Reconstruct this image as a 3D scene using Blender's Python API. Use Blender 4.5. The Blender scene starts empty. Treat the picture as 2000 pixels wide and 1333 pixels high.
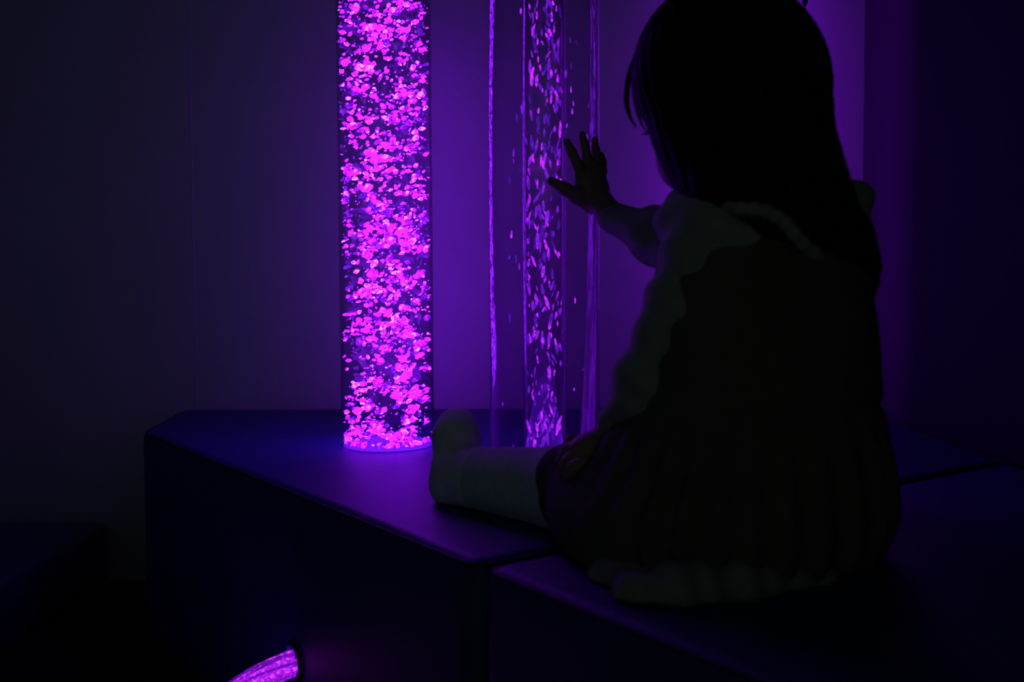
import bpy, bmesh, math, random
import numpy as np
from mathutils import Vector, Matrix, noise

random.seed(7)
rng = np.random.default_rng(7)
scene = bpy.context.scene
COL = scene.collection

# ------------------------------------------------------------------ camera
F_PX = 1944.0
CAM_Z = 0.62
PITCH = math.radians(2.93)
ROLL = math.radians(-0.25)
CAM_M = Matrix.Rotation(math.pi / 2 - PITCH, 3, 'X') @ Matrix.Rotation(ROLL, 3, 'Z')
cam_data = bpy.data.cameras.new('camera')
cam_data.sensor_width = 36.0
cam_data.lens = F_PX / 2000 * 36.0
cam_data.clip_start = 0.02
cam_data.dof.use_dof = True
cam_data.dof.focus_distance = 1.55
cam_data.dof.aperture_fstop = 4.5
cam = bpy.data.objects.new('camera', cam_data)
COL.objects.link(cam)
cam.matrix_world = Matrix.Translation((0, 0, CAM_Z)) @ CAM_M.to_4x4()
scene.camera = cam


def at(px, py, Y):
    """point of the place seen at (px, py) of the photograph at distance Y"""
    d = CAM_M @ Vector(((px - 1000) / F_PX, -(py - 666.5) / F_PX, -1.0))
    return Vector((0, 0, CAM_Z)) + d * (Y / d.y)


# ------------------------------------------------------------------ materials
def new_mat(name):
    m = bpy.data.materials.new(name)
    m.use_nodes = True
    nt = m.node_tree
    for n in list(nt.nodes):
        nt.nodes.remove(n)
    out = nt.nodes.new('ShaderNodeOutputMaterial')
    return m, nt, out


def surface(name, col, rough=0.6, spec=0.5, var=0.15, scale=30, bump=0.0, bscale=200, sheen=0.0, coat=0.0, metal=0.0):
    m, nt, out = new_mat(name)
    p = nt.nodes.new('ShaderNodeBsdfPrincipled')
    tc = nt.nodes.new('ShaderNodeTexCoord')
    nz = nt.nodes.new('ShaderNodeTexNoise')
    nz.inputs['Scale'].default_value = scale
    nz.inputs['Detail'].default_value = 4
    nt.links.new(tc.outputs['Object'], nz.inputs['Vector'])
    rp = nt.nodes.new('ShaderNodeValToRGB')
    a = [c * (1 - var) for c in col]
    b = [min(1, c * (1 + var)) for c in col]
    rp.color_ramp.elements[0].position = 0.3
    rp.color_ramp.elements[1].position = 0.7
    rp.color_ramp.elements[0].color = (*a, 1)
    rp.color_ramp.elements[1].color = (*b, 1)
    nt.links.new(nz.outputs['Fac'], rp.inputs['Fac'])
    nt.links.new(rp.outputs['Color'], p.inputs['Base Color'])
    p.inputs['Roughness'].default_value = rough
    p.inputs['Specular IOR Level'].default_value = spec
    p.inputs['Sheen Weight'].default_value = sheen
    p.inputs['Metallic'].default_value = metal
    p.inputs['Coat Weight'].default_value = coat
    if bump > 0:
        n2 = nt.nodes.new('ShaderNodeTexNoise')
        n2.inputs['Scale'].default_value = bscale
        nt.links.new(tc.outputs['Object'], n2.inputs['Vector'])
        bp = nt.nodes.new('ShaderNodeBump')
        bp.inputs['Strength'].default_value = bump
        bp.inputs['Distance'].default_value = 0.002
        nt.links.new(n2.outputs['Fac'], bp.inputs['Height'])
        nt.links.new(bp.outputs['Normal'], p.inputs['Normal'])
    nt.links.new(p.outputs['BSDF'], out.inputs['Surface'])
    return m


def clear(name, tint, ior=1.49, rough=0.03, power=5.0, top=1.0):
    m, nt, out = new_mat(name)
    lw = nt.nodes.new('ShaderNodeLayerWeight')
    lw.inputs['Blend'].default_value = 0.5
    pw = nt.nodes.new('ShaderNodeMath'); pw.operation = 'POWER'
    pw.inputs[1].default_value = power
    nt.links.new(lw.outputs['Facing'], pw.inputs[0])
    f0 = ((ior - 1) / (ior + 1)) ** 2
    fr = nt.nodes.new('ShaderNodeMath'); fr.operation = 'MULTIPLY_ADD'
    fr.inputs[1].default_value = top - f0
    fr.inputs[2].default_value = f0
    nt.links.new(pw.outputs[0], fr.inputs[0])
    tr = nt.nodes.new('ShaderNodeBsdfTransparent')
    tr.inputs['Color'].default_value = (*tint, 1)
    gl = nt.nodes.new('ShaderNodeBsdfGlossy')
    gl.inputs['Roughness'].default_value = rough
    tc = nt.nodes.new('ShaderNodeTexCoord')
    nz = nt.nodes.new('ShaderNodeTexNoise')
    nz.inputs['Scale'].default_value = 60
    nt.links.new(tc.outputs['Object'], nz.inputs['Vector'])
    bp = nt.nodes.new('ShaderNodeBump')
    bp.inputs['Strength'].default_value = 0.08
    bp.inputs['Distance'].default_value = 0.001
    nt.links.new(nz.outputs['Fac'], bp.inputs['Height'])
    nt.links.new(bp.outputs['Normal'], gl.inputs['Normal'])
    mx = nt.nodes.new('ShaderNodeMixShader')
    nt.links.new(fr.outputs[0], mx.inputs['Fac'])
    nt.links.new(tr.outputs['BSDF'], mx.inputs[1])
    nt.links.new(gl.outputs['BSDF'], mx.inputs[2])
    nt.links.new(mx.outputs['Shader'], out.inputs['Surface'])
    return m


def glow_bubbles(name, stops, strength, nscale=260, nmix=0.6):
    """lit air bubbles: every bubble has its own brightness, with finer foam inside it"""
    m, nt, out = new_mat(name)
    geo = nt.nodes.new('ShaderNodeNewGeometry')
    oi = nt.nodes.new('ShaderNodeObjectInfo')
    ad = nt.nodes.new('ShaderNodeMath'); ad.operation = 'ADD'
    nt.links.new(geo.outputs['Random Per Island'], ad.inputs[0])
    nt.links.new(oi.outputs['Random'], ad.inputs[1])
    fc = nt.nodes.new('ShaderNodeMath'); fc.operation = 'FRACT'
    nt.links.new(ad.outputs[0], fc.inputs[0])
    nz = nt.nodes.new('ShaderNodeTexNoise')
    nz.inputs['Scale'].default_value = nscale
    nz.inputs['Detail'].default_value = 3
    nt.links.new(geo.outputs['Position'], nz.inputs['Vector'])
    mr = nt.nodes.new('ShaderNodeMapRange')
    mr.inputs['From Min'].default_value = 0.3
    mr.inputs['From Max'].default_value = 0.7
    mr.inputs['To Min'].default_value = -nmix / 2
    mr.inputs['To Max'].default_value = nmix / 2
    nt.links.new(nz.outputs['Fac'], mr.inputs['Value'])
    a2 = nt.nodes.new('ShaderNodeMath'); a2.operation = 'ADD'
    nt.links.new(fc.outputs[0], a2.inputs[0])
    nt.links.new(mr.outputs['Result'], a2.inputs[1])
    rp = nt.nodes.new('ShaderNodeValToRGB')
    els = rp.color_ramp.elements
    while len(els) < len(stops):
        els.new(0.5)
    for e, (pos, c) in zip(els, stops):
        e.position = pos
        e.color = (*c, 1)
    nt.links.new(a2.outputs[0], rp.inputs['Fac'])
    em = nt.nodes.new('ShaderNodeEmission')
    em.inputs['Strength'].default_value = strength
    nt.links.new(rp.outputs['Color'], em.inputs['Color'])
    nt.links.new(em.outputs['Emission'], out.inputs['Surface'])
    return m


def lamp(name, col, strength):
    m, nt, out = new_mat(name)
    em = nt.nodes.new('ShaderNodeEmission')
    em.inputs['Color'].default_value = (*col, 1)
    em.inputs['Strength'].default_value = strength
    nt.links.new(em.outputs['Emission'], out.inputs['Surface'])
    return m


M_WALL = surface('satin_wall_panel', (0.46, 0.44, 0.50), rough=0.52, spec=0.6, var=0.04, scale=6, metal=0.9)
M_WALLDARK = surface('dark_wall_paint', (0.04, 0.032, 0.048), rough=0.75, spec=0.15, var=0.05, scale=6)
M_CEIL = surface('ceiling_paint', (0.25, 0.25, 0.27), rough=0.9, var=0.05)
M_FLOOR = surface('dark_carpet', (0.035, 0.045, 0.035), rough=1.0, spec=0.1, var=0.3, scale=120, bump=0.5, bscale=500)
M_VINYL = surface('blue_vinyl', (0.020, 0.050, 0.17), rough=0.5, spec=0.34, var=0.1, scale=14, bump=0.10, bscale=300)
M_PIPE = surface('dark_piping', (0.012, 0.03, 0.05), rough=0.6, var=0.1)
M_MAT = surface('navy_mat_vinyl', (0.03, 0.05, 0.11), rough=0.45, var=0.1, scale=20)
M_ACRYL = clear('clear_acrylic', (0.97, 0.96, 0.98), power=2.6, top=0.8)
M_WET = clear('acrylic_against_water', (0.99, 0.98, 0.99), ior=1.05, power=4.0, top=0.12)
M_WATER = clear('water', (0.97, 0.94, 0.99), ior=1.02, rough=0.1, top=0.05)
M_CAP = surface('black_plastic', (0.02, 0.02, 0.025), rough=0.4)
V_DARK, V_VIO, V_MAG, V_WHT = (0.14, 0.006, 0.9), (0.62, 0.014, 3.2), (2.5, 0.042, 9.5), (3.5, 0.5, 10.0)
M_FOAM = glow_bubbles('lit_foam', [(0.0, V_DARK), (0.22, V_VIO), (0.55, V_MAG), (0.92, V_MAG), (1.0, V_WHT)], 1.0)
M_STREAM = glow_bubbles('lit_stream', [(0.0, (0.05, 0.006, 0.32)), (0.35, (0.12, 0.008, 0.6)), (0.7, (0.30, 0.015, 0.85)), (1.0, (0.95, 0.035, 1.8))], 1.0, nscale=180)
M_LED = lamp('violet_led', (0.16, 0.008, 0.9), 1.5)
M_SKIN = surface('skin', (0.36, 0.20, 0.16), rough=0.55, var=0.06, scale=40)
M_HAIR = surface('dark_hair', (0.010, 0.008, 0.007), rough=0.6, spec=0.04, var=0.4, scale=90)
M_SHIRT = surface('pale_shirt', (0.34, 0.36, 0.32), rough=0.95, spec=0.1, var=0.08, scale=60, bump=0.3, bscale=700, sheen=0.3)
M_DRESS = surface('brown_dress', (0.13, 0.11, 0.085), rough=0.95, spec=0.1, var=0.15, scale=60, bump=0.3, bscale=700)
M_HEM = surface('beige_underskirt', (0.30, 0.27, 0.24), rough=0.95, spec=0.1, var=0.1, scale=60, bump=0.2, bscale=700)
M_SOCK = surface('pale_sock', (0.80, 0.79, 0.80), rough=0.95, spec=0.1, var=0.08, scale=80, bump=0.3, bscale=900)
M_LEGGING = surface('grey_legging', (0.60, 0.66, 0.62), rough=0.95, spec=0.1, var=0.08, scale=80, bump=0.3, bscale=900)
M_EYE = surface('eye_white', (0.6, 0.58, 0.56), rough=0.2, var=0.02)
M_IRIS = surface('iris', (0.03, 0.018, 0.01), rough=0.2, var=0.2)
M_LIP = surface('lip', (0.40, 0.16, 0.14), rough=0.5, var=0.05)


# ------------------------------------------------------------------ object helpers
def link_mesh(name, verts, faces, mat, parent=None, smooth=True):
    me = bpy.data.meshes.new(name)
    me.from_pydata([tuple(v) for v in verts], [], [tuple(f) for f in faces])
    me.update()
    if smooth:
        me.polygons.foreach_set('use_smooth', [True] * len(me.polygons))
    if mat:
        me.materials.append(mat)
    o = bpy.data.objects.new(name, me)
    COL.objects.link(o)
    if parent:
        o.parent = parent
        o.matrix_parent_inverse = Matrix.Translation(parent.location).inverted()
    return o


def link_bm(name, bm, mat, parent=None, smooth=False):
    bmesh.ops.recalc_face_normals(bm, faces=bm.faces)
    me = bpy.data.meshes.new(name)
    bm.to_mesh(me)
    bm.free()
    if smooth:
        me.polygons.foreach_set('use_smooth', [True] * len(me.polygons))
    me.materials.append(mat)
    o = bpy.data.objects.new(name, me)
    COL.objects.link(o)
    if parent:
        o.parent = parent
        o.matrix_parent_inverse = Matrix.Translation(parent.location).inverted()
    return o


def tag(o, label, cat, group=None, kind=None):
    o['label'] = label
    o['category'] = cat
    if group:
        o['group'] = group
    if kind:
        o['kind'] = kind
    return o


def empty(name, loc, label, cat, group=None):
    o = bpy.data.objects.new(name, None)
    o.empty_display_size = 0.05
    COL.objects.link(o)
    o.location = loc
    return tag(o, label, cat, group)


def struct(name, bm, mat, label=None, cat=None):
    o = link_bm(name, bm, mat)
    o['kind'] = 'structure'
    o['label'] = label
    o['category'] = cat
    return o


def box_bm(lo, hi, bevel=0.0, seg=3):
    bm = bmesh.new()
    r = bmesh.ops.create_cube(bm, size=1)
    lo, hi = Vector(lo), Vector(hi)
    for v in r['verts']:
        v.co = Vector((lo[i] + (v.co[i] + 0.5) * (hi[i] - lo[i]) for i in range(3)))
    if bevel:
        bmesh.ops.bevel(bm, geom=list(bm.edges), offset=bevel, segments=seg, profile=0.5, affect='EDGES')
    return bm


def prism_bm(poly, z0, z1, bevel=0.0, seg=4):
    bm = bmesh.new()
    lo = [bm.verts.new((x, y, z0)) for x, y in poly]
    hi = [bm.verts.new((x, y, z1)) for x, y in poly]
    n = len(poly)
    bm.faces.new(lo[::-1])
    bm.faces.new(hi)
    for i in range(n):
        bm.faces.new((lo[i], lo[(i + 1) % n], hi[(i + 1) % n], hi[i]))
    if bevel:
        ed = [e for e in bm.edges if e.verts[0].co.z > z1 - 1e-6 or e.verts[1].co.z > z1 - 1e-6]
        bmesh.ops.bevel(bm, geom=ed, offset=bevel, segments=seg, profile=0.5, affect='EDGES')
    return bm


def tube_geo(pts, radii, n=8, cap=True):
    """swept round tube through pts"""
    pts = [Vector(p) for p in pts]
    if not hasattr(radii, '__len__'):
        radii = [radii] * len(pts)
    V, Fc = [], []
    prev = None
    for i, p in enumerate(pts):
        t = (pts[min(i + 1, len(pts) - 1)] - pts[max(i - 1, 0)]).normalized()
        a = prev if prev is not None else (Vector((0, 0, 1)) if abs(t.z) < 0.9 else Vector((1, 0, 0)))
        u = (a - t * a.dot(t)).normalized()
        prev = u
        w = t.cross(u)
        for k in range(n):
            an = 2 * math.pi * k / n
            V.append(p + (u * math.cos(an) + w * math.sin(an)) * radii[i])
    for i in range(len(pts) - 1):
        for k in range(n):
            a, b = i * n + k, i * n + (k + 1) % n
            Fc.append((a, b, b + n, a + n))
    if cap:
        Fc.append(tuple(range(n))[::-1])
        Fc.append(tuple(range((len(pts) - 1) * n, len(pts) * n)))
    return V, Fc


def lathe_geo(profile, cx, cy, n=64, closed=True):
    """closed profile of (r, z) turned about a vertical axis"""
    V, Fc = [], []
    m = len(profile)
    for k in range(n):
        an = 2 * math.pi * k / n
        for r, z in profile:
            V.append((cx + r * math.cos(an), cy + r * math.sin(an), z))
    for k in range(n):
        k2 = (k + 1) % n
        for i in range(m if closed else m - 1):
            j = (i + 1) % m
            Fc.append((k * m + i, k2 * m + i, k2 * m + j, k * m + j))
    return V, Fc


def spline(pts, n):
    """Catmull-Rom through pts"""
    P = [Vector(p) for p in pts]
    P = [P[0] * 2 - P[1]] + P + [P[-1] * 2 - P[-2]]
    out = []
    segs = len(P) - 3
    for i in range(n):
        s = i / (n - 1) * segs
        k = min(int(s), segs - 1)
        t = s - k
        a, b, c, d = P[k:k + 4]
        out.append(0.5 * ((2 * b) + (c - a) * t + (2 * a - 5 * b + 4 * c - d) * t * t + (3 * b - a - 3 * c + d) * t ** 3))
    return out


# ------------------------------------------------------------------ sculpting by distance fields
class Sculpt:
    def __init__(self, lo, hi, h):
        self.lo = np.array(lo, dtype=np.float64)
        self.h = h
        self.n = np.ceil((np.array(hi) - self.lo) / h).astype(int) + 1
        self.F = np.full(self.n, 1.0, dtype=np.float32)

    def grid(self, sl=None):
        ax = []
        for i in range(3):
            s = sl[i] if sl else slice(0, self.n[i])
            ax.append((self.lo[i] + self.h * np.arange(s.start, s.stop)).astype(np.float32))
        return np.meshgrid(*ax, indexing='ij', sparse=True)

    def _box(self, lo, hi, m):
        a = np.clip(np.floor((np.array(lo) - m - self.lo) / self.h).astype(int), 0, self.n)
        b = np.clip(np.ceil((np.array(hi) + m - self.lo) / self.h).astype(int) + 1, 0, self.n)
        return tuple(slice(int(a[i]), int(b[i])) for i in range(3))

    def _put(self, sl, d, k, mode):
        f = self.F[sl]
        if mode == 'add':
            if k > 0:
                hh = np.clip(0.5 + 0.5 * (f - d) / k, 0, 1)
                r = f * (1 - hh) + d * hh - k * hh * (1 - hh)
            else:
                r = np.minimum(f, d)
        else:
            if k > 0:
                hh = np.clip(0.5 - 0.5 * (f + d) / k, 0, 1)
                r = f * (1 - hh) - d * hh + k * hh * (1 - hh)
            else:
                r = np.maximum(f, -d)
        self.F[sl] = r

    def cone(self, a, b, ra, rb, k=0.01, mode='add'):
        a, b = np.array(a, float), np.array(b, float)
        r = max(ra, rb)
        sl = self._box(np.minimum(a, b) - r, np.maximum(a, b) + r, k + 4 * self.h)
        X, Y, Z = self.grid(sl)
        ab = b - a
        t = np.clip(((X - a[0]) * ab[0] + (Y - a[1]) * ab[1] + (Z - a[2]) * ab[2]) / max(ab @ ab, 1e-9), 0, 1)
        d = np.sqrt((X - a[0] - t * ab[0]) ** 2 + (Y - a[1] - t * ab[1]) ** 2 + (Z - a[2] - t * ab[2]) ** 2) - (ra + (rb - ra) * t)
        self._put(sl, d.astype(np.float32), k, mode)

    def chain(self, pts, radii, k=0.01):
        for i in range(len(pts) - 1):
            self.cone(pts[i], pts[i + 1], radii[i], radii[i + 1], k)

    def ball(self, c, rad, axes=None, k=0.01, mode='add'):
        """ellipsoid with radii rad along axes (three unit vectors)"""
        c = np.array(c, float)
        rad = np.array(rad if hasattr(rad, '__len__') else [rad] * 3, float)
        r = rad.max()
        sl = self._box(c - r, c + r, k + 4 * self.h)
        X, Y, Z = self.grid(sl)
        P = (X - c[0], Y - c[1], Z - c[2])
        A = np.eye(3) if axes is None else np.array([list(v) for v in axes], float)
        q = [P[0] * A[i, 0] + P[1] * A[i, 1] + P[2] * A[i, 2] for i in range(3)]
        k0 = np.sqrt(sum((q[i] / rad[i]) ** 2 for i in range(3)))
        k1 = np.sqrt(sum((q[i] / rad[i] ** 2) ** 2 for i in range(3)))
        d = k0 * (k0 - 1) / np.maximum(k1, 1e-6)
        self._put(sl, d.astype(np.float32), k, mode)

    def keep_above(self, z):
        X, Y, Z = self.grid()
        self.F = np.maximum(self.F, (z - Z) + 0 * self.F).astype(np.float32)

    def mesh(self):
        F, h = self.F, self.h
        F[0], F[-1] = 1, 1
        F[:, 0], F[:, -1] = 1, 1
        F[:, :, 0], F[:, :, -1] = 1, 1
        S = F < 0
        cnt = np.zeros(tuple(self.n - 1), dtype=np.int8)
        for dx in (0, 1):
            for dy in (0, 1):
                for dz in (0, 1):
                    cnt += S[dx:S.shape[0] - 1 + dx, dy:S.shape[1] - 1 + dy, dz:S.shape[2] - 1 + dz]
        act = np.argwhere((cnt > 0) & (cnt < 8))
        idx = np.full(cnt.shape, -1, dtype=np.int64)
        idx[act[:, 0], act[:, 1], act[:, 2]] = np.arange(len(act))
        acc = np.zeros((len(act), 3))
        num = np.zeros(len(act))
        C = [(dx, dy, dz) for dx in (0, 1) for dy in (0, 1) for dz in (0, 1)]
        for i, a in enumerate(C):
            for b in C[i + 1:]:
                if sum(abs(p - q) for p, q in zip(a, b)) != 1:
                    continue
                fa = F[act[:, 0] + a[0], act[:, 1] + a[1], act[:, 2] + a[2]]
                fb = F[act[:, 0] + b[0], act[:, 1] + b[1], act[:, 2] + b[2]]
                x = (fa < 0) != (fb < 0)
                t = np.where(x, np.clip(fa, -0.02, 0.02) / (np.clip(fa, -0.02, 0.02) - np.clip(fb, -0.02, 0.02) + 1e-12), 0)
                t = np.clip(t, 0, 1)
                for j in range(3):
                    acc[:, j] += np.where(x, a[j] + t * (b[j] - a[j]), 0)
                num += x
        V = self.lo + h * (act + acc / num[:, None])
        faces = []
        for ax in range(3):
            o1, o2 = (ax + 1) % 3, (ax + 2) % 3
            s0 = [slice(None)] * 3; s1 = [slice(None)] * 3
            s0[ax] = slice(0, -1); s1[ax] = slice(1, None)
            A, B = S[tuple(s0)], S[tuple(s1)]
            e = np.argwhere(A != B)
            ins = A[e[:, 0], e[:, 1], e[:, 2]]
            q = []
            for (u, v) in ((-1, -1), (0, -1), (0, 0), (-1, 0)):
                c = e.copy()
                c[:, o1] += u
                c[:, o2] += v
                q.append(idx[c[:, 0], c[:, 1], c[:, 2]])
            q = np.stack(q, 1)
            q[~ins] = q[~ins][:, ::-1]
            faces.append(q)
        return V, np.concatenate(faces)

    def build(self, name, mat, parent, relax=1):
        V, Q = self.mesh()
        for _ in range(relax):
            s = np.zeros_like(V); c = np.zeros(len(V))
            for i in range(4):
                a, b = Q[:, i], Q[:, (i + 1) % 4]
                np.add.at(s, a, V[b]); np.add.at(c, a, 1)
                np.add.at(s, b, V[a]); np.add.at(c, b, 1)
            V = V * 0.5 + 0.5 * s / np.maximum(c, 1)[:, None]
        me = bpy.data.meshes.new(name)
        me.vertices.add(len(V))
        me.vertices.foreach_set('co', V.astype(np.float32).ravel())
        me.loops.add(Q.size)
        me.loops.foreach_set('vertex_index', Q.astype(np.int32).ravel())
        me.polygons.add(len(Q))
        me.polygons.foreach_set('loop_start', np.arange(0, Q.size, 4, dtype=np.int32))
        me.polygons.foreach_set('use_smooth', np.ones(len(Q), dtype=bool))
        me.update(calc_edges=True)
        me.validate()
        me.materials.append(mat)
        o = bpy.data.objects.new(name, me)
        COL.objects.link(o)
        if parent:
            o.parent = parent
            o.matrix_parent_inverse = Matrix.Translation(parent.location).inverted()
        return o


# ------------------------------------------------------------------ the room
BENCH_Z = 0.37
WALL_Y, WALL_R, WALL_L = 2.11, 0.74, -1.7
struct('floor', box_bm((-1.8, -0.9, -0.05), (0.85, 2.2, 0.0)), M_FLOOR, 'dark carpeted floor left of the blue bench', 'floor')
struct('wall_back', box_bm((-1.8, WALL_Y, 0), (0.85, WALL_Y + 0.1, 2.45)), M_WALL, 'smooth wall behind the bubble tubes, washed in purple light', 'wall')
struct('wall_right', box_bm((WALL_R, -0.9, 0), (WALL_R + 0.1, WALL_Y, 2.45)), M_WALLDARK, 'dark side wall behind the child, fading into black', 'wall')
struct('wall_left', box_bm((WALL_L - 0.1, -0.9, 0), (WALL_L, WALL_Y, 2.45)), M_WALL, 'dark side wall beyond the low floor mat', 'wall')
struct('ceiling', box_bm((-1.8, -0.9, 2.45), (0.85, 2.2, 2.5)), M_CEIL, 'ceiling above the bubble tubes', 'ceiling')
xs = at(378, 500, WALL_Y).x
struct('trim_1', box_bm((xs - 0.002, WALL_Y - 0.0012, 0.0), (xs + 0.002, WALL_Y, 2.45), 0.0005, 1), M_WALL, 'thin vertical joint strip on the wall left of the bright tube', 'trim')

# padded floor mat along the left
mat_o = empty('floor_mat', (-1.28, 1.3, 0), 'low navy padded mat lying on the floor at the left edge', 'mat')
link_bm('padding', box_bm((-1.66, 0.5, 0.0005), (-0.865, 2.10, 0.13), 0.018, 4), M_MAT, mat_o, True)

# ------------------------------------------------------------------ the padded bench, two sections
A0 = Vector((-0.705, 2.104)); A1 = Vector((-0.668, 1.78)); SEAM = Vector((-0.034, 0.895))
EDGE = (SEAM - A1).normalized()
NRM = Vector((EDGE.y, -EDGE.x))
if NRM.x > 0:
    NRM = -NRM
INW = -NRM
R_IN = WALL_R - 0.02
t_in = (R_IN - SEAM.x) / INW.x
SE = SEAM + INW * t_in
t_fr = (R_IN - SEAM.x) / EDGE.x
FE = SEAM + EDGE * t_fr
g = 0.0025
polyA = [A0, A1, SEAM - EDGE * g, SE - EDGE * g, Vector((R_IN, SE.y)), Vector((R_IN, 2.104))]
polyA = [A0, A1, SEAM - EDGE * g, Vector((R_IN, SE.y + g * 1.3)), Vector((R_IN, 2.104))]
polyB = [SEAM + EDGE * g, FE, Vector((R_IN, SE.y - g * 1.3))]


def round_poly(poly, r, seg=6):
    out = []
    n = len(poly)
    for i in range(n):
        p, a, b = poly[i], poly[i - 1], poly[(i + 1) % n]
        u, v = (a - p).normalized(), (b - p).normalized()
        d = min(r, 0.4 * (a - p).length, 0.4 * (b - p).length)
        s, e = p + u * d, p + v * d
        for k in range(seg + 1):
            t = k / seg
            out.append(s * (1 - t) ** 2 + p * 2 * t * (1 - t) + e * t * t)
    return out


def soft_section(name, poly, label, corner):
    root = empty(name, (sum(p.x for p in poly) / len(poly), sum(p.y for p in poly) / len(poly), 0), label, 'bench', 'sections of the padded corner bench')
    rp = round_poly(poly, corner)
    bm = bmesh.new()
    n = len(rp)
    rings = []
    cen = Vector((root.location.x, root.location.y))
    prof = [(0.0, 0.0005), (0.0, 0.05), (0.0, 0.2), (0.0, BENCH_Z - 0.018)]
    for k in range(1, 6):
        a = k / 5 * math.pi / 2
        prof.append((0.018 * (1 - math.cos(a)), BENCH_Z - 0.018 + 0.018 * math.sin(a)))
    for ins, z in prof:
        ring = []
        for i, p in enumerate(rp):
            a, b = rp[i - 1], rp[(i + 1) % n]
            t = (b - a).normalized()
            nr = Vector((t.y, -t.x))
            if nr.dot(p - cen) < 0:
                nr = -nr
            q = p - nr * ins
            ring.append(bm.verts.new((q.x, q.y, z)))
        rings.append(ring)
    for r0, r1 in zip(rings, rings[1:]):
        for i in range(n):
            bm.faces.new((r0[i], r0[(i + 1) % n], r1[(i + 1) % n], r1[i]))
    bm.faces.new(rings[0][::-1])
    bm.faces.new(rings[-1])
    link_bm('padded_block', bm, M_VINYL, root, True)
    # sewn piping round the upper edge
    pts = []
    for i, p in enumerate(rp):
        a, b = rp[i - 1], rp[(i + 1) % n]
        t = (b - a).normalized()
        nr = Vector((t.y, -t.x))
        if nr.dot(p - cen) < 0:
            nr = -nr
        q = p - nr * 0.0053
        pts.append((q.x, q.y, BENCH_Z - 0.0053))
    V, Fc = tube_geo(pts + [pts[0]], 0.0026, 6, cap=False)
    link_mesh('piping', V, Fc, M_PIPE, root)
    return root


benchA = soft_section('padded_bench', polyA, 'blue vinyl padded corner bench section that the two bubble tubes stand on', 0.03)
benchB = soft_section('padded_bench', polyB, 'blue vinyl padded bench section at lower right that the child sits on', 0.03)

# ------------------------------------------------------------------ bubble tubes
TUBE_R = 0.0745
TOP_Z = 1.28
T1 = Vector((-0.2012, 1.60)); T2 = Vector((0.0440, 1.345))


def ico_variant(seed, sub=1, amp=0.35):
    bm = bmesh.new()
    bmesh.ops.create_icosphere(bm, subdivisions=sub, radius=1)
    for v in bm.verts:
        s = 1 + amp * noise.noise(v.co * 1.3 + Vector((seed * 7.3, seed * 3.1, seed)))
        v.co *= s
    V = np.array([v.co[:] for v in bm.verts])
    Fc = np.array([[v.index for v in f.verts] for f in bm.faces])
    bm.free()
    return V, Fc


VARS = [ico_variant(s, 1, 0.55) for s in range(8)]
VARS_FINE = [ico_variant(s, 2, 0.55) for s in range(8)]


def blob_matrix(p, r, tilt_axis, tilt):
    return Matrix.Translation(p) @ Matrix.Rotation(tilt, 4, tilt_axis) @ Matrix.Rotation(random.uniform(0, 6.28), 4, 'Z') @ Matrix.Diagonal((*r, 1))


def add_bubbles(root, blobs, mat, prefer):
    """the hundred that show largest are bubbles of their own, the rest one mass"""
    order = sorted(range(len(blobs)), key=lambda i: -prefer(blobs[i]))
    single, rest = order[:100], order[100:]
    meshes = []
    for k, (V, Fc) in enumerate(VARS_FINE):
        me = bpy.data.meshes.new('bubble')
        me.from_pydata([tuple(v) for v in V], [], [tuple(f) for f in Fc])
        me.polygons.foreach_set('use_smooth', [True] * len(me.polygons))
        me.materials.append(mat)
        meshes.append(me)
    for i in single:
        p, r, ax, tl, var = blobs[i]
        o = bpy.data.objects.new('bubble', meshes[var])
        COL.objects.link(o)
        o.parent = root
        o.matrix_parent_inverse = Matrix.Translation(root.location).inverted()
        o.matrix_basis = blob_matrix(p, r, ax, tl)
    VV, FF, off = [], [], 0
    for i in rest:
        p, r, ax, tl, var = blobs[i]
        V, Fc = VARS[var]
        M = np.array(blob_matrix(p, r, ax, tl))
        VV.append(V @ M[:3, :3].T + M[:3, 3])
        FF.append(Fc + off)
        off += len(V)
    o = link_mesh('bubbles', np.concatenate(VV), np.concatenate(FF), mat, root)
    o['kind'] = 'stuff'
    return o


def make_tube(c, label, inner):
    root = empty('bubble_tube', (c.x, c.y, BENCH_Z + 0.001), label, 'bubble tube', 'bubble tubes on the blue bench')
    z0, z1 = BENCH_Z + 0.001, TOP_Z
    V, Fc = lathe_geo([(TUBE_R, z0), (TUBE_R, z1), (TUBE_R - 0.002, z1), (TUBE_R - 0.002, z0)], c.x, c.y, 96)
    aw = link_mesh('acrylic_wall', V, Fc, M_ACRYL, root)
    aw.data.materials.append(M_WET)
    aw.data.polygons.foreach_set('material_index', [1 if i % 4 == 2 else 0 for i in range(len(Fc))])
    rw = TUBE_R - 0.0021
    V, Fc = lathe_geo([(0.0, z0 + 0.006), (rw, z0 + 0.006), (rw, z1 - 0.03), (0.0, z1 - 0.03)], c.x, c.y, 96, closed=False)
    link_mesh('water', V, Fc, M_WATER, root)
    V, Fc = lathe_geo([(0.0, z1), (TUBE_R + 0.004, z1), (TUBE_R + 0.004, z1 + 0.03), (0.0, z1 + 0.03)], c.x, c.y, 64, closed=False)
    link_mesh('cap', V, Fc, M_CAP, root)
    V, Fc = lathe_geo([(0.0, z0), (rw - 0.001, z0), (rw - 0.001, z0 + 0.004), (0.0, z0 + 0.004)], c.x, c.y, 64, closed=False)
    link_mesh('lamp_disc', V, Fc, M_LED, root)
    if inner:
        V, Fc = lathe_geo([(inner, z0 + 0.008), (inner, z1 - 0.05), (inner - 0.002, z1 - 0.05), (inner - 0.002, z0 + 0.008)], c.x, c.y, 64)
        link_mesh('inner_tube', V, Fc, M_ACRYL, root)
    return root


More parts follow.
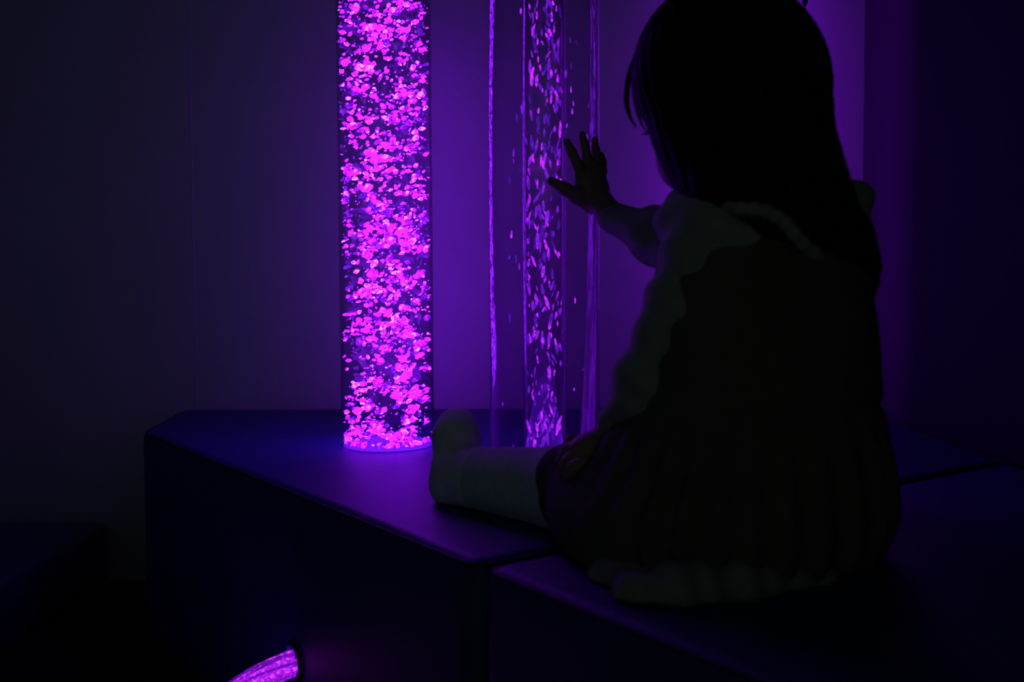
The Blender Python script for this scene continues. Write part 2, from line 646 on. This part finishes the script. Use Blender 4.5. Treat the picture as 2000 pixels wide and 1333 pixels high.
tube1 = make_tube(T1, 'clear bubble tube filled with bright magenta foam, left of the raised hand', None)
tube2 = make_tube(T2, 'clear bubble tube with a thin stream of violet streaks, touched by the hand', 0.0295)

blobs = []
rin = TUBE_R - 0.0025
z = BENCH_Z + 0.012
tries = 0
while len(blobs) < 3100 and tries < 90000:
    tries += 1
    z = random.uniform(BENCH_Z + 0.009, TOP_Z - 0.05) if len(blobs) > 190 else random.uniform(BENCH_Z + 0.007, BENCH_Z + 0.026)
    an = random.uniform(0, 2 * math.pi)
    rr = rin * math.sqrt(random.uniform(0.08, 1))
    p = Vector((T1.x + rr * math.cos(an), T1.y + rr * math.sin(an), z))
    q = Vector((p.x * 26, p.y * 14, p.z * 42 + p.x * 10))
    dens = noise.noise(q) + 0.55 * noise.noise(q * 2.3 + Vector((5, 3, 9)))
    if dens < random.uniform(-0.08, 0.22):
        continue
    s = random.choice((0.4, 0.5, 0.65, 0.8, 1.0, 1.3))
    rx = random.uniform(0.0032, 0.0068) * s
    r = (rx, rx * random.uniform(0.6, 1.0), rx * random.uniform(0.34, 0.68))
    room = rin - rx * 1.0
    if len(blobs) < 60:
        an, z, rr = random.uniform(3.3, 6.1), random.uniform(BENCH_Z + 0.007, BENCH_Z + 0.013), 1.0
    if rr > room:
        p = Vector((T1.x + room * math.cos(an), T1.y + room * math.sin(an), z))
    blobs.append((p, r, Vector((random.uniform(-0.4, 0.4), -1, 0)), random.gauss(0.25, 0.35), random.randrange(8)))
for _ in range(500):
    z = random.uniform(BENCH_Z + 0.012, TOP_Z - 0.05)
    an = random.uniform(0, 2 * math.pi)
    rr = (rin - 0.001) * math.sqrt(random.uniform(0.1, 1))
    r0 = random.uniform(0.0005, 0.0014)
    blobs.append((Vector((T1.x + rr * math.cos(an), T1.y + rr * math.sin(an), z)), (r0, r0, r0), Vector((0, -1, 0)), 0.0, random.randrange(8)))
in_view = lambda b: b[0].z < 0.915 and b[0].z > BENCH_Z
add_bubbles(tube1, blobs, M_FOAM, lambda b: (b[1][0] * b[1][2] * 1e6) * (3 if b[0].y < T1.y - 0.03 else 0.4) * (1 if in_view(b) else 0))

blobs = []
for _ in range(640):
    u = random.random()
    z = BENCH_Z + 0.012 + 0.84 * u ** 1.5
    an = random.uniform(0, 2 * math.pi)
    rr = 0.024 * math.sqrt(random.random())
    p = Vector((T2.x + rr * math.cos(an), T2.y + rr * math.sin(an), z))
    if noise.noise(p * 30) < -0.12:
        continue
    rx = random.uniform(0.0010, 0.0023)
    blobs.append((p, (rx, rx, rx * random.uniform(2.0, 4.6)), Vector((0, 1, 0)), random.gauss(0, 0.22), random.randrange(8)))
for _ in range(75):
    z = random.uniform(BENCH_Z + 0.02, 1.2)
    an = random.uniform(0, 2 * math.pi)
    rr = random.uniform(0.036, 0.062)
    rx = random.uniform(0.0009, 0.0016)
    blobs.append((Vector((T2.x + rr * math.cos(an), T2.y + rr * math.sin(an), z)), (rx, rx, rx * random.uniform(2, 5)), Vector((0, 1, 0)), random.gauss(0, 0.08), random.randrange(8)))
add_bubbles(tube2, blobs, M_STREAM, lambda b: (b[1][0] * b[1][2] * 1e6) * (1 if in_view(b) else 0))

# ------------------------------------------------------------------ fibre-optic bundle coming out of the bench front
m, nt, out = new_mat('sparkle_fibre')
geo = nt.nodes.new('ShaderNodeNewGeometry')
oi = nt.nodes.new('ShaderNodeObjectInfo')
nz = nt.nodes.new('ShaderNodeTexNoise'); nz.inputs['Scale'].default_value = 260
nt.links.new(geo.outputs['Position'], nz.inputs['Vector'])
mr = nt.nodes.new('ShaderNodeMapRange')
mr.inputs['From Min'].default_value = 0.42; mr.inputs['From Max'].default_value = 1.0
nt.links.new(nz.outputs['Fac'], mr.inputs['Value'])
sc_ = nt.nodes.new('ShaderNodeMath'); sc_.operation = 'MULTIPLY_ADD'
sc_.inputs[1].default_value = 0.62
nt.links.new(oi.outputs['Random'], sc_.inputs[0]); nt.links.new(mr.outputs['Result'], sc_.inputs[2])
rp = nt.nodes.new('ShaderNodeValToRGB')
els = rp.color_ramp.elements
els.new(0.4); els.new(0.7)
for e, (pos, c) in zip(els, [(0.0, (0.07, 0.002, 0.30)), (0.38, (0.20, 0.005, 0.55)), (0.7, (0.5, 0.01, 0.95)), (1.0, (1.1, 0.10, 1.5))]):
    e.position = pos; e.color = (*c, 1)
nt.links.new(sc_.outputs[0], rp.inputs['Fac'])
em = nt.nodes.new('ShaderNodeEmission')
nt.links.new(rp.outputs['Color'], em.inputs['Color'])
nt.links.new(em.outputs['Emission'], out.inputs['Surface'])
M_FIBRE = m

HOLE = A1 + EDGE * ((at(577, 1293, 1.2).x - A1.x) / EDGE.x)
# where the sight line to the hole meets the bench front
for _ in range(20):
    w = at(577, 1293, HOLE.y)
    s = (w.xy - A1).dot(EDGE)
    HOLE = A1 + EDGE * s
hz = at(577, 1293, HOLE.y).z
H3 = Vector((HOLE.x, HOLE.y, hz)); N3 = Vector((NRM.x, NRM.y, 0)); E3 = Vector((EDGE.x, EDGE.y, 0))
fib = empty('fibre_optic_bundle', H3 + N3 * 0.002, 'glowing magenta fibre optic strands coming out of the bench front near the floor', 'fibre optic bundle')
# fabric ring round the outlet
V, Fc = [], []
for i in range(48):
    a = 2 * math.pi * i / 48
    for k in range(10):
        b = 2 * math.pi * k / 10
        rad = 0.0215 + 0.0035 * math.cos(b)
        V.append(H3 + N3 * (0.0034 + 0.0028 * math.sin(b)) + (E3 * math.cos(a) + Vector((0, 0, 1)) * math.sin(a)) * rad)
for i in range(48):
    for k in range(10):
        i2, k2 = (i + 1) % 48, (k + 1) % 10
        Fc.append((i * 10 + k, i * 10 + k2, i2 * 10 + k2, i2 * 10 + k))
link_mesh('outlet_ring', V, Fc, M_VINYL, fib)
for k in range(60):
    an = random.uniform(0, 6.28)
    rr = 0.0160 * math.sqrt(random.random())
    tw = 1.6
    ctrl = []
    path = [(0.002, 0.0, 0), (0.030, -0.007, 0.004), (0.066, -0.024, 0.014), (0.105, -0.054, 0.026), (0.145, -0.100, 0.044), (0.195, -0.136, 0.070), (0.32, -0.1405, 0.11), (0.45, -0.1405, 0.15)]
    for j, (dn, dz, de) in enumerate(path):
        spread = 1.0 + 0.03 * j + (0.25 * (j - 4) if j > 4 else 0)
        a2 = an + tw * dn * 6
        off = E3 * math.cos(a2) * rr * spread + Vector((0, 0, 1)) * math.sin(a2) * rr * (spread if j < 5 else 0.5)
        p = H3 + N3 * dn + Vector((0, 0, dz)) + E3 * (-de) + off
        p.z = max(p.z, 0.003)
        ctrl.append(p)
    V, Fc = tube_geo(spline(ctrl, 40), 0.0017, 6)
    link_mesh('strand', V, Fc, M_FIBRE, fib)

# ------------------------------------------------------------------ pull cord hanging at the top right
pc = at(1572, 11, 1.72)
cord = empty('pull_cord', (pc.x, pc.y, 2.45), 'thin dark pull cord with a joint bead, hanging behind the top of the hair', 'cord')
V, Fc = tube_geo([(pc.x, pc.y, 2.449), (pc.x, pc.y, pc.z - 0.16)], 0.0013, 8)
link_mesh('cord_line', V, Fc, M_CAP, cord)
V, Fc = lathe_geo([(0.0, pc.z), (0.0032, pc.z + 0.001), (0.0046, pc.z + 0.006), (0.0046, pc.z + 0.03), (0.002, pc.z + 0.036), (0.0, pc.z + 0.036)], pc.x, pc.y, 20, closed=False)
link_mesh('bead', V, Fc, M_CAP, cord)
zt = pc.z - 0.16
V, Fc = lathe_geo([(0.0, zt - 0.03), (0.006, zt - 0.028), (0.008, zt - 0.015), (0.004, zt), (0.0, zt)], pc.x, pc.y, 20, closed=False)
link_mesh('toggle', V, Fc, M_CAP, cord)

# ------------------------------------------------------------------ the child
LO, HI = (-0.14, 0.72, 0.366), (0.46, 1.34, 0.97)
child = empty('person', (0.235, 0.93, BENCH_Z), 'small child with long dark hair sitting on the bench, hand raised to a tube', 'person')

Fd = Vector((-0.62, 0.785, 0)).normalized()
Rd = Vector((Fd.y, -Fd.x, 0))
Up = Vector((0, 0, 1))

pelvis = at(1470, 930, 0.95)
chest = at(1480, 560, 0.945)
neckb = at(1470, 420, 0.965)
shL = at(1406, 470, 0.915)
shR = at(1615, 450, 1.03)
elR = at(1345, 488, 1.15)
wrR = at(1196, 425, 1.243)
elL = at(1282, 750, 0.918)
wrL = at(1196, 856, 0.965)

# head frame
hf = Vector((-0.64, 0.70, -0.34)).normalized()
hr = Vector((hf.y, -hf.x, 0)).normalized()
hu = hr.cross(hf).normalized()
HC = at(1418, 150, 0.985)


def hp(f, r, u):
    return HC + hf * f + hr * r + hu * u


B = Sculpt(LO, HI, 0.0023)
# torso
B.ball(pelvis + Up * 0.005, (0.085, 0.075, 0.07), (Rd, Fd, Up), 0.02)
B.ball((pelvis + chest) / 2, (0.072, 0.06, 0.10), (Rd, Fd, Up), 0.03)
B.ball(chest, (0.080, 0.062, 0.085), (Rd, Fd, Up), 0.03)
B.cone(shL, shR, 0.030, 0.030, 0.03)
B.cone(neckb, hp(-0.02, 0, -0.06), 0.034, 0.030, 0.02)
# head: cranium, face, cheeks, chin, nose, lips, ears
B.ball(HC, (0.086, 0.072, 0.080), (hf, hr, hu), 0.02)
B.ball(hp(0.032, 0, -0.048), (0.052, 0.056, 0.062), (hf, hr, hu), 0.02)
for s in (-1, 1):
    B.ball(hp(0.040, s * 0.037, -0.072), 0.034, None, 0.015)
    B.ball(hp(-0.004, s * 0.072, -0.030), (0.015, 0.007, 0.024), (hf, hr, hu), 0.004)
    B.ball(hp(0.084, s * 0.027, -0.022), (0.008, 0.014, 0.009), (hf, hr, hu), 0.008, 'sub')
B.ball(hp(0.062, 0, -0.098), 0.019, None, 0.02)
B.cone(hp(0.081, 0, -0.022), hp(0.093, 0, -0.050), 0.007, 0.0095, 0.010)
for s in (-1, 1):
    B.ball(hp(0.088, s * 0.0075, -0.052), 0.006, None, 0.005)
B.ball(hp(0.079, 0, -0.076), (0.008, 0.017, 0.006), (hf, hr, hu), 0.008)
B.ball(hp(0.086, 0, -0.0775), (0.006, 0.015, 0.0012), (hf, hr, hu), 0.002, 'sub')
# arms
B.chain([shR, elR, wrR], [0.030, 0.024, 0.017], 0.015)
B.chain([shL, elL, wrL], [0.032, 0.025, 0.018], 0.015)
# right hand, open against the tube: back of the hand to the camera
tc = T2


def on_tube(px, py, gap):
    """point at (px, py) resting against the right tube"""
    Y = 1.27
    for _ in range(12):
        w = at(px, py, Y)
        dx = w.x - tc.x
        rad = TUBE_R + gap
        if abs(dx) < rad:
            Y = tc.y - math.sqrt(rad * rad - dx * dx)
        Y = min(Y, 1.300)
    return at(px, py, Y)


palm = on_tube(1160, 370, 0.018)
B.cone(wrR, palm + Vector((0.002, 0, -0.008)), 0.0165, 0.017, 0.01)
B.ball(on_tube(1153, 352, 0.0145), (0.0208, 0.0095, 0.025), (Vector((1, 0.25, 0)).normalized(), Vector((-0.25, 1, 0)).normalized(), Up), 0.010)
B.ball(on_tube(1162, 380, 0.0165), (0.0185, 0.0105, 0.023), (Vector((1, 0.25, 0)).normalized(), Vector((-0.25, 1, 0)).normalized(), Up), 0.010)
fingers = [
    ([(1136, 346), (1128, 322), (1117, 298), (1107, 277)], [0.0066, 0.0061, 0.0055, 0.0045]),
    ([(1150, 340), (1147, 312), (1142, 285), (1137, 263)], [0.0066, 0.0060, 0.0054, 0.0044]),
    ([(1163, 342), (1164, 318), (1163, 294), (1162, 274)], [0.0063, 0.0057, 0.0051, 0.0043]),
    ([(1174, 352), (1177, 334), (1177, 318), (1175, 303)], [0.0056, 0.0050, 0.0045, 0.0038]),
]
for pts, rad in fingers:
    P3 = [on_tube(x, y, r * 1.13 + (0.005 if i in (1,) else 0.0026)) for i, ((x, y), r) in enumerate(zip(pts, rad))]
    B.chain(P3, [r * 1.13 for r in rad], 0.0035)
th = [(1156, 396), (1128, 383), (1103, 369), (1077, 354)]
tr_ = [0.0125, 0.0100, 0.0077, 0.0060]
B.chain([on_tube(x, y, r + 0.0030) for (x, y), r in zip(th, tr_)], tr_, 0.006)

# legs
hipL = pelvis - Rd * 0.05 + Fd * 0.01 - Up * 0.005
hipR = pelvis + Rd * 0.05 + Fd * 0.01 - Up * 0.005
knL = at(1128, 962, 1.035)
anL = at(900, 932, 1.165)
B.chain([hipL, knL, anL], [0.058, 0.040, 0.027], 0.02)
heelL = at(889, 948, 1.165); ballL = at(892, 852, 1.19); toeL = at(893, 832, 1.20)
B.chain([anL, heelL], [0.026, 0.022], 0.01)
B.chain([heelL, ballL, toeL], [0.022, 0.021, 0.015], 0.012)
knR = Vector((0.315, 1.155, BENCH_Z + 0.06)); anR = Vector((0.175, 1.10, BENCH_Z + 0.045)); toeR = Vector((0.125, 1.02, BENCH_Z + 0.032))
B.chain([hipR, knR, anR], [0.058, 0.040, 0.026], 0.02)
B.chain([anR, toeR], [0.024, 0.018], 0.012)
# left hand resting on the knee
kn = at(1154, 880, 0.958)
B.cone(wrL, kn, 0.0165, 0.016, 0.008)
B.ball(kn, (0.021, 0.018, 0.0155), None, 0.008)
for i, (x0, y0, x1, y1, x2, y2, dy) in enumerate([
        (1146, 864, 1118, 862, 1099, 884, 0.024), (1140, 876, 1110, 880, 1094, 904, 0.008),
        (1140, 890, 1112, 900, 1098, 922, -0.006), (1144, 902, 1120, 916, 1108, 936, -0.017)]):
    B.chain([at(x0, y0, 0.958 + dy), at(x1, y1, 0.956 + dy), at(x2, y2, 0.962 + dy)], [0.0073, 0.0068, 0.0057], 0.003)
B.chain([at(1174, 868, 0.975), at(1162, 857, 0.992), at(1144, 859, 1.006)], [0.0090, 0.0076, 0.0060], 0.004)
B.keep_above(BENCH_Z + 0.002)
body = B.build('body', M_SKIN, child, 1)
body['label'] = 'bare hands and face'

# eyes, lashes, brows, lips
for s in (-1, 1):
    ec = hp(0.0725, s * 0.027, -0.0235)
    bm = bmesh.new(); bmesh.ops.create_uvsphere(bm, u_segments=20, v_segments=12, radius=0.0105)
    for v in bm.verts: v.co = v.co + ec
    e = link_bm('eye', bm, M_EYE, child, True)
    bm = bmesh.new(); bmesh.ops.create_uvsphere(bm, u_segments=16, v_segments=10, radius=0.0058)
    for v in bm.verts: v.co = Vector(v.co) + ec + hf * 0.0062
    link_bm('iris', bm, M_IRIS, e, True)
    VV, FF = [], []
    for k in range(9):
        t = (k - 4) / 4
        b0 = ec + hf * (0.0105 - 0.003 * t * t) + hr * (t * 0.010) + hu * (0.003 - 0.002 * t * t)
        V, Fc = tube_geo([b0, b0 + hf * 0.004 - hu * 0.001 + hr * t * 0.001, b0 + hf * 0.0075 + hr * t * 0.003 - hu * 0.0005], [0.0005, 0.0004, 0.0002], 5)
        FF += [tuple(i + len(VV) for i in f) for f in Fc]; VV += V
    link_mesh('eyelashes', VV, FF, M_HAIR, child)
    V, Fc = tube_geo([hp(0.0885 - 0.010 * (j / 4) ** 2, s * (0.012 + 0.0085 * j), -0.004 + 0.003 * math.sin(j / 4 * 3.1)) for j in range(5)], [0.0012, 0.002, 0.002, 0.0016, 0.0008], 6)
    link_mesh('eyebrow', V, Fc, M_HAIR, child)

# hair: cap, fringe and a long fall down the back
H = Sculpt(LO, HI, 0.003)
H.ball(hp(0.002, -0.002, 0.006), (0.092, 0.080, 0.091), (hf, hr, hu), 0.02)
H.ball(hp(-0.018, 0, -0.02), (0.078, 0.080, 0.080), (hf, hr, hu), 0.02)
H.ball(hp(0.075, 0, -0.075), (0.085, 0.050, 0.074), (hf, hr, hu), 0.012, 'sub')
H.ball(hp(0.095, -0.02, -0.055), (0.06, 0.06, 0.055), (hf, hr, hu), 0.012, 'sub')
H.ball(hp(0.058, -0.062, -0.078), (0.046, 0.05, 0.068), (hf, hr, hu), 0.012, 'sub')
fall = [at(1405, 150, 0.95), at(1452, 260, 0.945), at(1504, 380, 0.94), at(1566, 480, 0.935), at(1638, 545, 0.94)]
H.chain(fall, [0.080, 0.076, 0.068, 0.056, 0.030], 0.02)
H.chain([at(1420, 250, 0.93), at(1450, 350, 0.905), at(1510, 440, 0.89), at(1590, 520, 0.895)], [0.050, 0.036, 0.026, 0.016], 0.03)
H.chain([at(1580, 420, 0.97), at(1632, 480, 0.97), at(1662, 535, 0.96), at(1672, 562, 0.955)], [0.040, 0.034, 0.022, 0.014], 0.02)
X, Y, Z = H.grid()
th_ = np.arctan2(Y - float(HC.y) - 0.0 * Z, X - float(HC.x) - (0.83 - Z) * 0.25)
H.F += (0.0009 * np.sin(th_ * 46 + Z * 20) + 0.0008 * np.sin(th_ * 83 - Z * 31)).astype(np.float32)
hair = H.build('hair', M_HAIR, child, 1)
hair['label'] = 'long dark hair falling down the back'
# loose strands over the hair mass and the wisp in front of the forehead
def strand(pts, r, name='hair_strand', par=hair):
    V, Fc = tube_geo(spline(pts, 18), [r * (1 - 0.75 * abs(2 * i / 17 - 0.8) ** 3 / 1.8) for i in range(18)], 5)
    return V, Fc
VV, FF = [], []
def addv(VF):
    global VV, FF
    V, Fc = VF
    FF += [tuple(i + len(VV) for i in f) for f in Fc]; VV += V
addv(strand([at(1262, 75, 0.985), at(1232, 130, 1.0), at(1222, 190, 1.01), at(1229, 225, 1.012), at(1243, 250, 1.012)], 0.0022))
addv(strand([at(1258, 90, 0.99), at(1233, 140, 1.005), at(1226, 195, 1.013), at(1233, 230, 1.015)], 0.0018))
addv(strand([at(1262, 100, 0.99), at(1240, 150, 1.005), at(1238, 190, 1.013), at(1249, 232, 1.015), at(1262, 258, 1.015)], 0.0016))
addv(strand([at(1275, 60, 0.98), at(1250, 120, 0.99), at(1243, 190, 1.0), at(1252, 245, 1.005)], 0.0025))
for k in range(26):
    t = k / 25
    x0 = 1500 + 70 * random.random(); y0 = 0 + 60 * random.random()
    top = at(1480 + 30 * t, 10 + 60 * t, 0.95)
    a = at(1540 + 45 * random.random(), 160 + 40 * t, 0.955 + 0.02 * random.random())
    b = at(1580 + 45 * random.random(), 280 + 30 * t, 0.955)
    c = at(1636 + 30 * random.random(), 400 + 20 * t, 0.955)
    d = at(1670 + 34 * random.random(), 500, 0.955)
    e = at(1672 + 42 * random.random(), 560 + 35 * random.random(), 0.955)
    addv(strand([top, a, b, c, d, e], 0.0016))
link_mesh('loose_strands', VV, FF, M_HAIR, hair)

# shirt: long sleeves and collar
S = Sculpt(LO, HI, 0.0032)
S.ball(chest + Up * 0.02, (0.098, 0.078, 0.085), (Rd, Fd, Up), 0.02)
S.chain([shL + Up * 0.004, at(1350, 620, 0.912), elL, elL + (wrL - elL) * 0.72], [0.043, 0.042, 0.036, 0.025], 0.02)
S.chain([shR, elR, (elR * 0.6 + wrR * 0.4), wrR + (elR - wrR) * 0.06], [0.042, 0.036, 0.030, 0.0215], 0.02)
S.ball(at(1664, 398, 1.03), (0.023, 0.024, 0.023), None, 0.010)
S.cone(neckb - Up * 0.01, neckb + Up * 0.02, 0.052, 0.042, 0.02)
S.ball(at(1342, 428, 0.95), (0.030, 0.035, 0.029), None, 0.02)
X, Y, Z = S.grid()
S.F += (0.0022 * np.sin(Z * 150 + X * 60 + 2 * np.sin(Y * 40))).astype(np.float32)
S.keep_above(BENCH_Z + 0.004)
shirt = S.build('shirt', M_SHIRT, child, 1)
shirt['label'] = 'pale long-sleeved shirt'

# dress: bodice and gathered skirt spread over the bench
D = Sculpt(LO, HI, 0.0035)
D.ball(at(1484, 600, 0.945), (0.112, 0.095, 0.110), (Rd, Fd, Up), 0.03)
D.ball(at(1478, 740, 0.945), (0.119, 0.105, 0.10), (Rd, Fd, Up), 0.04)
D.ball(at(1462, 900, 0.94), (0.134, 0.122, 0.105), (Rd, Fd, Up), 0.04)
D.ball(at(1425, 1000, 0.94), (0.160, 0.138, 0.075), (Rd, Fd, Up), 0.04)
D.chain([hipL + Up * 0.015, knL + Up * 0.002], [0.075, 0.052], 0.04)
D.chain([hipR + Up * 0.015, knR], [0.075, 0.050], 0.04)
D.ball(at(1180, 1010, 0.955), (0.055, 0.06, 0.045), None, 0.03)
D.ball(at(1250, 1065, 0.90), (0.060, 0.06, 0.032), None, 0.03)
X, Y, Z = D.grid()
cx, cy = float(pelvis.x), float(pelvis.y)
ang = np.arctan2(Y - cy, X - cx)
low = np.clip((0.515 - Z) / 0.06, 0, 1) * np.clip((X - 0.065) / 0.05, 0.12, 1)
D.F += (low * 0.0042 * np.sin(ang * 30 + 3 * np.sin(ang * 3)) + 0.004 * np.exp(-((Z - 0.513) / 0.006) ** 2) + 0 * X).astype(np.float32)
D.keep_above(BENCH_Z + 0.006)
dress = D.build('dress', M_DRESS, child, 1)
dress['label'] = 'dark pinafore dress with gathered skirt'
# gathered strap edge of the dress
V, Fc = tube_geo(spline([at(1405, 402, 0.90), at(1440, 408, 0.862), at(1490, 412, 0.850), at(1530, 434, 0.848), at(1562, 470, 0.850), at(1600, 506, 0.866)], 70),
                 [0.0060 + 0.0007 * math.sin(i * 0.9) for i in range(70)], 12)
link_mesh('shoulder_strap', V, Fc, M_SHIRT, dress)

# underskirt hem showing below the dress
U = Sculpt(LO, HI, 0.0032)
U.chain([at(1235, 1168, 0.795), at(1330, 1160, 0.79), at(1450, 1150, 0.80), at(1620, 1128, 0.835)], [0.020, 0.023, 0.019, 0.010], 0.015)
U.ball(at(1330, 1130, 0.85), (0.085, 0.045, 0.03), None, 0.02)
X, Y, Z = U.grid()
U.F += (0.002 * np.sin(X * 210 + Y * 60) + 0 * Z).astype(np.float32)
U.keep_above(BENCH_Z + 0.002)
under = U.build('underskirt', M_HEM, child, 1)
under['label'] = 'paler hem of the underskirt'

# legging and socks
L = Sculpt(LO, HI, 0.003)
L.chain([hipL, knL, anL + (knL - anL) * 0.12], [0.06, 0.047, 0.037], 0.02)
L.chain([hipR, knR, anR], [0.06, 0.045, 0.032], 0.02)
L.keep_above(BENCH_Z + 0.002)
leg_o = L.build('leggings', M_LEGGING, child, 1)
K = Sculpt(LO, HI, 0.0027)
K.cone(anL + (knL - anL) * 0.16, anL, 0.034, 0.033, 0.01)
K.chain([anL, heelL], [0.033, 0.0265], 0.012)
K.chain([heelL, ballL, toeL], [0.027, 0.0265, 0.022], 0.014)
K.cone(anL + (knL - anL) * 0.20, anL + (knL - anL) * 0.13, 0.0385, 0.0375, 0.004)
K.keep_above(BENCH_Z + 0.002)
sk = K.build('sock', M_SOCK, child, 1)
sk['label'] = 'pale sock with toes pointing up'
K = Sculpt(LO, HI, 0.003)
K.chain([anR, toeR], [0.030, 0.024], 0.012)
K.keep_above(BENCH_Z + 0.002)
K.build('sock', M_SOCK, child, 1)

# ------------------------------------------------------------------ light
# upright light with no fixture, added unseen behind the child for the wall glow
ld = bpy.data.lights.new('added_wall_light', 'AREA')
ld.shape = 'RECTANGLE'; ld.size = 0.10; ld.size_y = 0.9
ld.color = (0.25, 0.004, 0.85)
ld.energy = 1.8
lo = bpy.data.objects.new('added_wall_light', ld)
lo.location = (0.53, 1.85, 0.90)
lo.rotation_euler = (math.radians(90), 0, math.radians(-6))
COL.objects.link(lo)
world = bpy.data.worlds.new('world')
scene.world = world
world.use_nodes = True
bg = world.node_tree.nodes.get('Background') or world.node_tree.nodes.new('ShaderNodeBackground')
bg.inputs['Color'].default_value = (0.55, 0.88, 0.70, 1)
bg.inputs['Strength'].default_value = 0.045

scene.view_settings.view_transform = 'Standard'
scene.view_settings.look = 'None'
scene.view_settings.exposure = 0.0
scene.view_settings.gamma = 1.0
scene.view_settings.use_curve_mapping = False
scene.cycles.transparent_max_bounces = 40
scene.cycles.max_bounces = 8
